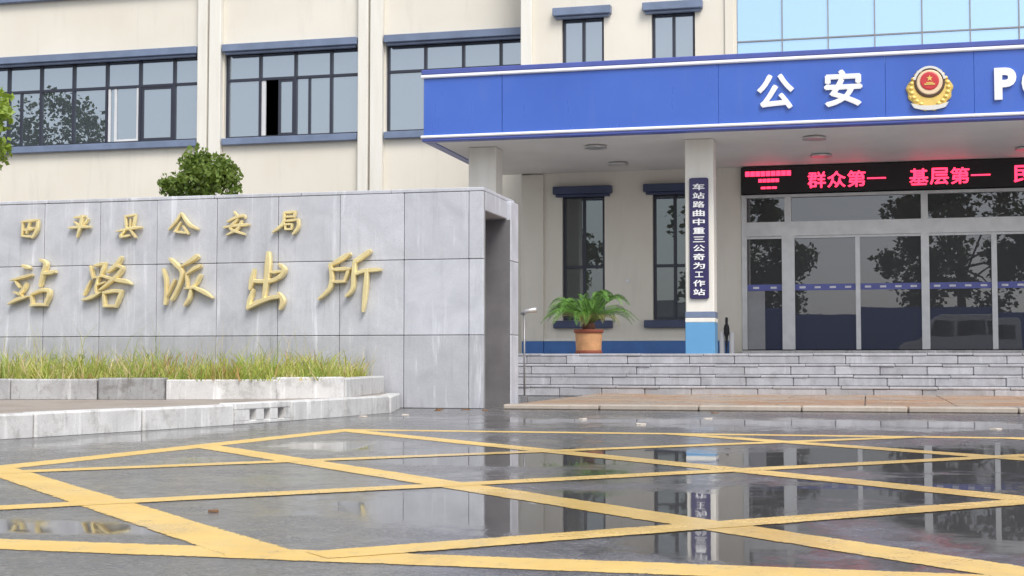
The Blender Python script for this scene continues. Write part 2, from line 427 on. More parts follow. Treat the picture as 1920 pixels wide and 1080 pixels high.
# yellow box marking: border and crossed hatching, each stripe its own sheet a hair above the last
mk = empty('yellow_box_marking', (0, 6.5, 0), 'yellow box of crossed hatching painted on the wet asphalt', None, None, 'structure')
BX0, BX1, BY0, BY1 = -3.62, 7.4, 3.36, 9.72
def stripe(p, q, w, z):
    p, q = Vector((*p, 0)), Vector((*q, 0)); d = (q - p).normalized(); n = Vector((-d.y, d.x, 0)) * w / 2
    L = (q - p).length; k = max(2, int(L / 0.25)); mm = MB(); rnd = random.Random(int(p.x * 977 + p.y * 313 + q.x * 71))
    ev = []
    for i in range(k + 1):
        c = p + (q - p) * i / k
        wl, wr = 1 + rnd.uniform(-.05, .05), 1 + rnd.uniform(-.05, .05)
        for f_, e_ in ((-wr, 1), (-.84, 0), (.84, 0), (wl, 1)):
            pt = c + n * f_; mm.v.append((pt.x, pt.y, z)); ev.append(e_)
        if i:
            b0, b1 = (i - 1) * 4, i * 4
            for u_ in range(3): mm.f.append((b0 + u_, b1 + u_, b1 + u_ + 1, b0 + u_ + 1)[::-1]); mm.mi.append(0)
    o = mm.build('stripe', 'paint_yellow', mk)
    at_ = o.data.attributes.new('edge', 'FLOAT', 'POINT'); at_.data.foreach_set('value', ev)
    return o
z = 0.001
stripe((BX0, BY1), (BX1, BY1), 0.19, z); z += .00015
stripe((BX0 - 0.0, BY1 + .095), (BX0 - 0.62, 2.0), 0.19, z); z += .00015
stripe((-4.15, BY0 + .115), (BX1, BY0 - .02), 0.20, z); z += .00015
def clip(fam, c):
    """hatch line y = c + fam*x between the slanting left border, the right end and the two long borders"""
    x0, x1 = -4.2, BX1
    for _ in range(60):                                           # walk to the left border
        if x0 < BX0 - .62 * (BY1 + .095 - (c + fam * x0)) / 7.8: x0 += .02
    ya, yb = BY0 + .085, BY1
    xs = sorted(((ya - c) / fam, (yb - c) / fam))
    x0, x1 = max(x0, xs[0]), min(x1, xs[1])
    return ((x0, c + fam * x0), (x1, c + fam * x1)) if x1 > x0 + .2 else None
for c in (1.92, 3.90, 6.00, 8.42, 10.6, 12.8):                # falling to the right
    s_ = clip(-1, c)
    if s_:
        p, q = s_
        stripe(p, q, 0.19, z); z += .00015
for c in (9.40, 7.15, 4.82, 2.55, 0.3, -2.0):                 # rising to the right
    s_ = clip(1, c)
    if s_: stripe(*s_, 0.155, z); z += .00015

# apron in front of the steps: tile paving behind a low edging of stones
ap = empty('apron_pavement', (2, 17, 0), 'low tiled apron with a stone edge before the steps', None, None, 'structure')
for i in range(14):
    for j in range(5):
        x0 = -3.62 + i * 0.9; y0 = 14.42 + j * 1.03
        B('paving_tile', 'apron_tile', ap, x0, x0 + 0.888, y0, y0 + 1.02, 0.0, 0.043 + random.uniform(-.002, .002), 0.004)
for i in range(13):
    x0 = -3.62 + i * 1.0
    B('edge_stone', 'edge_tan', ap, x0, x0 + 0.988, 14.14, 14.41, 0.0, 0.055 + random.uniform(-.003, .003), 0.012)

# ------------------------------------------------------------------ entrance steps
EX0, EX1 = -8.6, 9.6
st = empty('entrance_steps', (0, 20, 0), 'broad grey granite steps climbing to the glass entrance', 'steps')
SY, TR, RH = 19.5, 0.31, 0.15
rnd = random.Random(3)
for k in range(4):
    y0 = SY + k * TR; x = EX0 - rnd.uniform(0, .5)
    while x < EX1:
        w = rnd.choice((0.60, 0.62, 0.64, 0.90))
        z1 = RH * (k + 1) + rnd.uniform(-.004, .004); dy = rnd.uniform(-.008, .008)
        B('riser_stone', 'granite_step', st, x, x + w - 0.006, y0 + .006 + dy, y0 + 0.30, RH * k + 0.004, z1 - 0.036, 0.010)
        B('tread_slab', 'granite_step', st, x + .2, x + .2 + w - 0.005, y0 - 0.002 + dy, y0 + TR + 0.03, z1 - 0.034, z1, 0.008)
        x += w
B('step_core', 'mortar', st, EX0 + .1, EX1, SY + .12, 29.4, 0, 0.10, 0)
for k in range(1, 4): B('step_core', 'mortar', st, EX0 + .1, EX1, SY + .12 + k * TR, 29.4, RH * k - .048, RH * k + .10, 0)
for i in range(22):
    for j in range(9):
        x0 = EX0 + i * 0.83; y0 = SY + 4 * TR + j * 0.9
        B('landing_tile', 'granite_step', st, x0, x0 + 0.822, y0 + .032, y0 + .924, 0.56, 0.6, 0.004)

# ------------------------------------------------------------------ office building
WY, EY = 30.0, 29.0
bld = empty('office_building', (-6, 30, 0), 'long cream rendered office building with navy framed windows behind the granite wall', 'building')
def wall_sheet(mm, x0, x1, z0, z1, holes, y, depth):
    """front wall with openings and their reveals"""
    xs = sorted({x0, x1, *[h[0] for h in holes], *[h[1] for h in holes]}); zs = sorted({z0, z1, *[h[2] for h in holes], *[h[3] for h in holes]})
    for a, b in zip(xs, xs[1:]):
        for c, d in zip(zs, zs[1:]):
            mx, mz = (a + b) / 2, (c + d) / 2
            if any(h[0] < mx < h[1] and h[2] < mz < h[3] for h in holes): continue
            mm.quad((a, y, c), (b, y, c), (b, y, d), (a, y, d))
    for (a, b, c, d) in holes:
        mm.quad((a, y, c), (a, y, d), (a, y + depth, d), (a, y + depth, c)); mm.quad((b, y, c), (b, y + depth, c), (b, y + depth, d), (b, y, d))
        mm.quad((a, y, d), (b, y, d), (b, y + depth, d), (a, y + depth, d)); mm.quad((a, y, c), (a, y + depth, c), (b, y + depth, c), (b, y, c))
ZB, ZT = 5.60, 7.60           # first-floor window band of the wing
TOP = 12.6
W1, W2, W3 = (-21.0, -14.97), (-14.33, -11.04), (-10.40, -7.12)
wholes = []
for w in (W1, W2, W3):
    wholes.append((w[0], w[1], ZB, ZT)); wholes.append((w[0], w[1], ZB + 3.65, ZT + 3.65))
m = MB(); wall_sheet(m, -30, -6.9, 0, TOP, wholes, WY, 0.22)
m.quad((-30, WY, 0), (-30, WY, TOP), (-30, 42, TOP), (-30, 42, 0)); m.quad((-30, WY, TOP), (-6.9, WY, TOP), (-6.9, 42, TOP), (-30, 42, TOP)); m.quad((-30, 42, 0), (-30, 42, TOP), (10, 42, TOP), (10, 42, 0))
m.build('wing_wall', 'render_cream', bld)
# the wing's inner rooms: dim floor slabs and back wall
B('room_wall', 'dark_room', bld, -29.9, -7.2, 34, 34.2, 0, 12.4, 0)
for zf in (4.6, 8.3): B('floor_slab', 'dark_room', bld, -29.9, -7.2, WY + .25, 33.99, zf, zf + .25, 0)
# pilasters: two flat strips with a groove between
for x0, x1 in ((-14.97, -14.33), (-11.04, -10.40)):
    g = (x1 - x0)
    B('pilaster', 'trim_white', bld, x0 + .03, x0 + g * .42, WY - .16, WY - .002, 0, TOP, 0.012)
    B('pilaster', 'trim_white', bld, x0 + g * .50, x1 - .03, WY - .16, WY - .002, 0, TOP, 0.012)
B('pilaster', 'trim_white', bld, -21.62, -21.03, WY - .16, WY - .002, 0, TOP, 0.012)

def window(x0, x1, zb, zt, y, cols, tz, frame='frame_navy', glass='glass_window', lintel=True, lov=0.0, sash=None, lh=0.17, proj=0.17, trim='lintel_blue'):
    """cols: mullion x positions; tz: transom height; panes are separate pieces; sash: {col: how the lower light differs}"""
    m = MB(); fw = 0.06; yf, yb = y + .10, y + .17
    cc = [x0] + list(cols) + [x1]
    m.box(x0, x1, yf, yb, zb, zb + fw); m.box(x0, x1, yf, yb, zt - fw, zt)
    m.box(x0, x0 + fw, yf, yb, zb + fw, zt - fw); m.box(x1 - fw, x1, yf, yb, zb + fw, zt - fw)
    for c in cols: m.box(c - fw / 2, c + fw / 2, yf - .012, yb, zb + fw, zt - fw)
    if tz: m.box(x0 + fw, x1 - fw, yf - .006, yb - .004, tz - fw / 2, tz + fw / 2)
    w = m.build('window', frame, bld)
    zz = [(zb + fw, (tz - fw / 2) if tz else zt - fw)] + ([(tz + fw / 2, zt - fw)] if tz else [])
    for i in range(len(cc) - 1):
        a = cc[i] + (fw if i == 0 else fw / 2); b = cc[i + 1] - (fw if i == len(cc) - 2 else fw / 2)
        for r, (p, q) in enumerate(zz):
            spec = (sash or {}).get(i) if r == 0 else None
            yy = y + .135 + 0.0004 * ((i * 7 + r * 3) % 5)
            if spec == 'open':
                # sash slid aside: dark gap, white edge and the sash itself pushed to the next bay
                B('sash_edge', 'sash_white', w, a, a + .10, y + .115, y + .165, p, q, 0.004)
                a2 = a + .42
                s_ = MB(); s_.box(a2, a2 + .05, y + .105, y + .15, p, q); s_.box(b - .05, b, y + .105, y + .15, p, q); s_.box(a2, b, y + .108, y + .148, p, p + .05); s_.box(a2, b, y + .108, y + .148, q - .05, q)
                s_.build('sash', frame, w); B('pane', glass, w, a2 + .05, b - .05, yy, yy + .008, p + .05, q - .05, 0)
            elif spec == 'sash':
                s_ = MB(); e = .055; s_.box(a, a + e, y + .105, y + .15, p, q); s_.box(b - e, b, y + .105, y + .15, p, q); s_.box(a + e, b - e, y + .108, y + .148, p, p + e); s_.box(a + e, b - e, y + .108, y + .148, q - e, q)
                s_.build('sash', frame, w); B('pane', glass, w, a + e, b - e, yy, yy + .008, p + e, q - e, 0)
            elif spec == 'half':
                s_ = MB(); e = .05; c_ = a + (b - a) * .38
                s_.box(c_ - e / 2, c_ + e / 2, y + .105, y + .15, p, q); s_.build('sash', frame, w)
                B('pane', glass, w, a, c_ - e / 2, yy, yy + .008, p, q, 0); B('pane', glass, w, c_ + e / 2, b, yy + .004, yy + .012, p, q, 0)
            elif spec == 'white':
                for xx in (a + .04, a + .20, b - .03): B('sash_edge', 'sash_white', w, xx - .03, xx + .03, y + .105, y + .15, p, q, 0.004)
                B('sash_edge', 'sash_white', w, a + .231, b - .061, y + .105, y + .15, p, p + .05, 0.004)
                B('pane', glass, w, a + .23, b - .06, yy, yy + .008, p + .05, q, 0); B('pane', glass, w, a + .07, a + .17, yy + .001, yy + .009, p, q, 0)
            else:
                B('pane', glass, w, a, b, yy, yy + .008, p, q, 0)
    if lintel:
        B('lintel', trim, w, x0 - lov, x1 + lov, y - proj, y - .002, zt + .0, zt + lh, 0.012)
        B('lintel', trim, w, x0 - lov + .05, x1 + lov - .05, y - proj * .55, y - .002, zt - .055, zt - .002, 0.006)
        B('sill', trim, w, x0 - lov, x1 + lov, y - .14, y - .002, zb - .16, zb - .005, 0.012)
    return w
c1 = [-20.03, -19.15, -18.28, -17.40, -16.53, -15.65]
window(*W1, ZB, ZT, WY, c1, 6.95, sash={1: 'half', 4: 'white', 5: 'sash'})
c2 = [-13.48, -12.61, -11.74]
window(*W2, ZB, ZT, WY, c2, 6.97, sash={1: 'open', 2: 'half'})
c3 = [-9.50, -8.62, -7.76]
window(*W3, ZB, ZT, WY, c3, 6.98)
for w, c in ((W1, c1), (W2, c2), (W3, c3)):
    window(*w, ZB + 3.65, ZT + 3.65, WY, c, 10.6)

# entrance block
EB0, EB1 = -7.02, 9.02
U = [(-6.15, -5.25), (-4.25, -3.35)]
holes = []
for a, b in U + [(2.0 - b, 2.0 - a) for a, b in U]:
    holes.append((a, b, 5.7, 7.72)); holes.append((a, b, 9.4, 11.4))
    holes.append((a, b, 1.33, 3.96))
holes.append((-2.50, 4.50, 6.0, 12.0)); holes.append((-2.44, 4.44, 0.6, 4.40))
m = MB(); wall_sheet(m, EB0, EB1, 0.0, TOP + .5, holes, EY, 0.2)
m.quad((EB0, EY, 0), (EB0, EY, TOP + .5), (EB0, 42, TOP + .5), (EB0, 42, 0)); m.quad((EB1, EY, 0), (EB1, 42, 0), (EB1, 42, TOP + .5), (EB1, EY, TOP + .5)); m.quad((EB0, EY, TOP + .5), (EB1, EY, TOP + .5), (EB1, 42, TOP + .5), (EB0, 42, TOP + .5))
m.build('entrance_wall', 'render_cream', bld)
B('pilaster', 'trim_white', bld, EB0, -6.78, EY - .10, EY - .002, 4.42, TOP + .4, 0.012)
B('pilaster', 'render_cream', bld, EB0, -6.54, EY - .05, EY - .002, 0.9, 4.40, 0.01)
B('pilaster', 'render_cream', bld, -2.74, -2.56, EY - .05, EY - .002, 5.0, TOP + .4, 0.01)
B('plinth', 'plinth_blue', bld, EB0 + .02, -6.54, EY - .075, EY - .003, 0.602, 0.90, 0.006)
B('plinth', 'plinth_blue', bld, -6.538, -2.62, EY - .045, EY - .003, 0.602, 0.90, 0.006)
B('plinth_cap', 'trim_white', bld, -6.538, -2.62, EY - .050, EY - .003, 0.902, 0.96, 0.006)
for a, b in U:
    window(a, b, 5.7, 7.72, EY, [(a + b) / 2], None, lov=.17, lh=.17)
    window(a, b, 9.4, 11.4, EY, [(a + b) / 2], None, lov=.17, lh=.17)
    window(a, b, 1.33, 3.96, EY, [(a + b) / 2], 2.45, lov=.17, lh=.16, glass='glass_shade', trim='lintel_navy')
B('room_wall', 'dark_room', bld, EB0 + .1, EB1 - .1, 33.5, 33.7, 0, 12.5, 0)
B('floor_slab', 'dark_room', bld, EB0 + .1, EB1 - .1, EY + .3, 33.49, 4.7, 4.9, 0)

# curtain wall above the canopy
m = MB(); cx = [-2.50 + i * .91 for i in range(8)]; cx[-1] = 4.50
hz = [6.0, 7.0, 9.0, 11.0, 12.0]
for x in cx: m.box(x - .012, x + .012, EY + .02, EY + .10, 6.0, 12.0)
for zz in hz: m.box(-2.5, 4.5, EY + .026, EY + .10, zz - .014, zz + .014)
cw = m.build('curtain_wall', 'steel_dark', bld, label='pale blue glazed curtain wall above the canopy')
rnd = random.Random(5)
for i in range(7):
    for j in range(4):
        d = rnd.uniform(0, .004)
        B('pane', 'glass_curtain', cw, cx[i] + .0125, cx[i + 1] - .0125, EY + .05 + d, EY + .062 + d, hz[j] + .0145, hz[j + 1] - .0145, 0)

# glazed entrance
m = MB(); y0, y1 = EY - .02, EY + .10
posts = [(-1.51, .25), (1.13, .15), (3.75, .25)]
thin = [(-0.155, .09), (2.42, .10)]
m.box(-2.435, -2.33, y0, y1, .72, 3.84); m.box(4.33, 4.435, y0, y1, .72, 3.84)
for x, w in posts: m.box(x - w / 2, x + w / 2, y0 - .03, y1, .72, 3.0); m.box(x - .065, x + .065, y0 - .01, y1, 3.285, 3.78)
for x, w in thin: m.box(x - w / 2, x + w / 2, y0, y1 - .01, .72, 3.0)
m.box(-2.33, 4.33, y0 - .035, y1, 3.0, 3.285); m.box(-2.435, 4.435, y0 - .02, y1, 3.78, 3.84)
m.box(-2.33, 4.33, y0 + .01, y1 - .012, 2.95, 2.999)
ge = m.build('glass_entrance', 'steel', bld, label='wide glass doors in brushed steel frames under the red display')
edges = [-2.33, -1.635, -1.385, -0.20, -0.11, 1.055, 1.205, 2.37, 2.47, 3.625, 3.875, 4.33]
for i in range(0, 12, 2):
    a, b = edges[i], edges[i + 1]
    B('pane', 'glass_door', ge, a, b, EY + .04 + .0005 * i, EY + .052 + .0005 * i, .72, 2.95, 0)
    B('decal_strip', 'decal_blue', ge, a + .002, b - .002, EY + .034, EY + .037, 1.905, 2.03, 0)
    k = max(1, int((b - a) / .28))
    for q in range(k):
        xx = a + (b - a) * (q + .5) / k
        B('decal_mark', 'decal_white', ge, xx - .06, xx + .06, EY + .031, EY + .0335, 1.945, 1.985, 0)
for a, b in ((-2.33, -1.575), (-1.445, 1.065), (1.195, 3.685), (3.815, 4.33)):
    B('pane', 'glass_door', ge, a, b, EY + .045, EY + .055, 3.286, 3.779, 0)
B('door_sill', 'kerb_white', ge, -2.44, 4.44, EY - .25, EY + .2, .602, .70, 0.012)
# side return in the first bay (grey metal panel behind the glass edge)
B('side_panel', 'steel_dark', ge, -2.328, -1.98, EY + .010, EY + .030, .72, 1.90, 0.004)

# ------------------------------------------------------------------ entrance canopy
CY0, CX0, CX1 = 24.15, -7.65, 9.65
SZ = 4.42
cp = empty('entrance_canopy', (1, 26, 0.6), 'deep blue canopy with white light strips over the police station entrance', 'canopy')
for a, b in ((CX0, -6.207), (-6.199, -2.4015), (-2.3985, .3485), (.3515, 1.7485), (1.7515, 5.8), (5.803, CX1)):
    B('fascia_panel', 'fascia_blue', cp, a, b, CY0, CY0 + .12, 4.50, 5.545, 0.004)
B('fascia_panel', 'fascia_blue', cp, CX0, CX0 + .12, CY0 + .1205, EY - .20, 4.50, 5.545, 0.004)
for nm, z0, z1, mt, pr in (('light_strip', 5.546, 5.605, 'strip_white', .05), ('light_strip', 4.462, 4.515, 'strip_white', .05), ('top_cap', 5.606, 5.70, 'fascia_edge', .04), ('bottom_trim', 4.405, 4.461, 'fascia_edge', .03)):
    B(nm, mt, cp, CX0 - pr, CX1, CY0 - pr, CY0 + .16, z0, z1, 0.016)
    if nm != 'top_cap': B(nm, mt, cp, CX0 - pr, CX0 + .16, CY0 + .1605, EY - .20, z0, z1, 0.016)
B('soffit', 'soffit_white', cp, CX0 + .10, CX1, CY0 + .13, EY - .003, SZ, SZ + .075, 0)
B('roof_deck', 'mortar', cp, CX0 + .13, CX1, CY0 + .13, EY - .003, 5.35, 5.45, 0)
B('roof_deck', 'fascia_edge', cp, CX0 - .04, CX0 + .2, CY0 + .162, EY - .25, 5.606, 5.70, 0.01)
colx = [(-7.07, -6.55), (-3.09, -2.59), (4.59, 5.09), (8.55, 9.07)]
for a, b in colx:
    c = B('column', 'trim_white', cp, a, b, 25.05, 25.55, 0.60, SZ - .002, 0.015)
    B('column_base', 'column_blue', c, a - .008, b + .008, 25.042, 25.558, 0.602, 1.17, 0.008)
    B('column_band', 'lintel_blue', c, a - .010, b + .010, 25.040, 25.560, 1.25, 1.36, 0.008)
    B('column_band', 'trim_white', c, a - .010, b + .010, 25.040, 25.560, 1.172, 1.248, 0.008)
for x, y in ((-4.76, 25.4), (-4.74, 27.7), (-0.85, 25.3), (-0.8, 27.5), (2.9, 25.3), (2.9, 27.5)):
    r = MB().lathe((x, y, SZ - .05), [(.17, .049), (.20, .03), (.21, .0), (.17, .004)], 24).build('downlight', 'steel', cp, True)
    MB().lathe((x, y, SZ - .05), [(.168, .006), (.168, .012)], 24).build('lens', 'soffit_white', r)

# lettering on the fascia
def letter(ch, x, z, h, y, parent, mat, depth, bold, w=None, nm='letter', stack=0.0):
    me, tw, th = text_mesh(ch, 1.0, mat, 1.0, bold, nm, stack)
    s_ = h / th
    return put(nm, me, parent, (x, y - depth / 2 - .002, z), ((w / tw) if w else s_, depth, s_))
letter('公', -1.44, 5.02, .60, CY0, cp, 'letter_white', .05, 0, .62, 'letter', .030)
letter('安', -0.33, 5.03, .62, CY0, cp, 'letter_white', .05, 0, .62, 'letter', .030)
for ch, x, w in (('P', 2.23, .34), ('O', 2.70, .44), ('L', 3.16, .30), ('I', 3.46, .12), ('C', 3.82, .42), ('E', 4.26, .32)):
    letter(ch, x, 4.985, .52, CY0, cp, 'letter_white', .05, .045, w)

# police emblem between the words
em = empty('police_emblem', (1.05, CY0, 4.99), 'round gold police badge with red centre on the blue canopy', 'emblem')
ex, ez = 1.05, 5.0
m = MB(); pts = []
for i in range(64):
    a = 2 * math.pi * i / 64
    r = .345 * (1 + .035 * math.cos(14 * a)) * (1.02 if math.sin(a) < .2 else .97)
    pts.append((ex + r * math.cos(a) * (1.03 if math.sin(a) < .3 else .9), ez - .03 + r * math.sin(a) * 1.06))
m.rings([[(x, CY0 - d, z_) for x, z_ in pts] if k < 2 else [(ex + (x - ex) * .93, CY0 - d, ez + (z_ - ez) * .93) for x, z_ in pts] for k, d in ((0, .002), (1, .03), (2, .05))])
wr = m.build('wreath', 'badge_gold', em)
for i in range(9):                                              # wheat ears round the sides
    for sgn in (-1, 1):
        a = R(-62 + i * 15.5); cx_, cz_ = ex + sgn * .295 * math.cos(a), ez - .03 + .30 * math.sin(a)
        MB().disc_y(cx_, CY0 - .05, cz_, [(.045, -.01), (.035, .014), (.012, .022)], 8, 1.0, .75).build('ear', 'badge_gold', wr)
MB().disc_y(ex, CY0 - .05, ez + .05, [(.245, -.005), (.245, .012), (.225, .02)], 32).build('dark_ring', 'badge_dark', em)
m = MB(); ring = []
for (ro, d) in ((.262, .0), (.262, .03), (.225, .03)):
    ring.append([(ex + ro * math.cos(R(12) + R(156) * i / 20), CY0 - .052 - d, ez + .05 + ro * 1.05 * math.sin(R(12) + R(156) * i / 20)) for i in range(21)])
m.rings(ring, close=False, cap=False); m.build('upper_arc', 'badge_silver', em)
MB().disc_y(ex, CY0 - .068, ez + .055, [(.205, 0), (.205, .012), (.19, .02)], 32).build('shield', 'badge_cream', em)
MB().disc_y(ex, CY0 - .086, ez + .075, [(.150, 0), (.150, .010), (.13, .016)], 32).build('red_disc', 'badge_red', em)
sv = []
for i in range(10):
    r = .055 if i % 2 == 0 else .022; a = math.pi / 2 + i * math.pi / 5
    sv.append((ex + r * math.cos(a), ez + .115 + r * math.sin(a)))
MB().rings([[(x, CY0 - .103 - d, z_) for x, z_ in sv] for d in (0, .008)]).build('star', 'badge_gold', em)
B('gate_bar', 'badge_gold', em, ex - .085, ex + .085, CY0 - .113, CY0 - .100, ez + .005, ez + .030, .004)
B('gate_bar', 'badge_gold', em, ex - .055, ex + .055, CY0 - .113, CY0 - .100, ez + .034, ez + .052, .004)
m = MB(); top, bot = [], []
for i in range(17):
    u_ = -1 + 2 * i / 16
    top.append((ex + u_ * .30, ez - .325 + .05 * u_ * u_)); bot.append((ex + u_ * .25, ez - .40 + .045 * u_ * u_))
lp = top + bot[::-1]
m.rings([[(x, CY0 - .004 - d, z_) for x, z_ in lp] for d in (0, .06)]); m.build('ribbon', 'badge_silver', em)

# ------------------------------------------------------------------ red display over the doors
ld = empty('led_display', (1, 28.9, 4.15), 'long black electronic display with glowing red characters above the glass doors', 'display')
B('display_case', 'led_black', ld, -2.42, 4.42, 28.86, 28.975, 3.862, 4.40, 0.01)
LY = 28.858
def led(chs, x0, dx, z0, dz, h, w):
    for i, ch in enumerate(chs):
        letter(ch, x0 + dx * i, z0 + dz * i, h if ch != '一' else .028, LY, ld, 'led_red', .012, 0, w, 'led_character', .022 if ch != '一' else 0)
led('群众第一', -0.93, .385, 4.10, 0, .33, .36)
led('基层第一', 1.03, .385, 4.10, 0, .33, .36)
led('民', 2.97, .4, 4.10, 0, .33, .36)
for k, (z0, z1, xa, xb, n) in enumerate(((4.205, 4.305, -2.34, -1.42, 9), (4.08, 4.15, -2.08, -1.66, 5), (3.945, 3.99, -2.03, -1.70, 3))):
    w = (xb - xa) / n
    for i in range(n):
        B('led_character', 'led_red', ld, xa + i * w, xa + i * w + w * .86, LY - .012, LY - .001, z0, z1, 0)

# ------------------------------------------------------------------ name board on the column
nb = empty('name_board', (-2.84, 25.04, 1.59), 'tall narrow navy name board with white characters on the canopy column', 'sign')
m = MB(); out = []
x0, x1, z0, z1 = -3.01, -2.675, 1.58, 3.72
for cx_, cz_, a0 in ((x1 - .05, z1 - .03, 0), (x0 + .05, z1 - .03, 90), (x0 + .05, z0 + .03, 180), (x1 - .05, z0 + .03, 270)):
    for i in range(5):
        a = R(a0 + 22.5 * i); out.append((cx_ + .05 * math.cos(a), cz_ + .03 * math.sin(a)))
ctr = (-2.8425, 2.65)
m.rings([[(ctr[0] + (x - ctr[0]) * k, 25.038 - d, ctr[1] + (z_ - ctr[1]) * kz) for x, z_ in out] for d, k, kz in ((0, 1, 1), (.03, 1, 1), (.045, .93, .988))])
m.build('board', 'plaque_navy', nb)
for i, ch in enumerate('车站路曲中重三公奇为工作站'):
    letter(ch, -2.8425, 3.555 - i * .1545, .115 if ch not in '三工' else .10, 24.992, nb, 'letter_white', .012, 0, .21 if ch != '工' else .15, 'letter', .022)

# ------------------------------------------------------------------ granite name wall
GW = empty('granite_name_wall', (-8, 14.7, 0), 'long grey granite wall with gold station name characters in front of the building', 'wall')
GX1, GY0, GY1, GZ = -3.86, 14.26, 15.60, 2.29
gx = [-14.06, -13.34, -12.62, -11.90, -11.18, -10.45, -9.72, -9.00, -8.30, -7.60, -6.88, -6.16, -5.45, -4.73, -4.02, -3.86]
gz = [0.0, 0.765, 1.56, 2.27]
rnd = random.Random(11)
for i in range(len(gx) - 1):
    for j in range(3):
        d = rnd.uniform(0, .006)
        B('granite_slab', 'granite_wall' if j else 'granite_base', GW, gx[i] + .003, gx[i + 1] - .003, GY0 - d, GY0 + .04, gz[j] + .003, gz[j + 1] - .003, 0.005)
for i in range(10):
    xa = -14.06 + i * 1.0205
    B('coping_slab', 'granite_wall', GW, xa, xa + 1.014, GY0 - .004, GY1, 2.272, 2.31, 0.006)
B('wall_core', 'mortar', GW, -14.05, GX1 - .002, GY0 + .041, GY0 + .075, 0, 2.27, 0)
B('wall_core', 'mortar', GW, -14.05, -6.4, GY0 + .076, GY1 - .05, 0, 2.27, 0)
B('recess_shade_sheet', 'recess_shade_stone', GW, -6.39, GX1 - .02, GY0 + .0755, GY0 + .085, 0, 2.06, 0)
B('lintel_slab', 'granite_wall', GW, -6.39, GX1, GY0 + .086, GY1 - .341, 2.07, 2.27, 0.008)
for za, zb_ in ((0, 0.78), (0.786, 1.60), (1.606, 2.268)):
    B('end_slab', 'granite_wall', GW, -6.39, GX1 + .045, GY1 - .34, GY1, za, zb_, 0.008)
B('recess_shade_sheet', 'recess_shade_stone', GW, -6.39, GX1 + .035, GY1 - .355, GY1 - .341, 0, 2.06, 0)  # thin dark sheet over the rear slab's inner face, painting the recess shade
B('recess_end', 'recess_shade_stone', GW, -6.399, -6.391, GY0 + .086, GY1 - .356, 0, 2.06, 0)

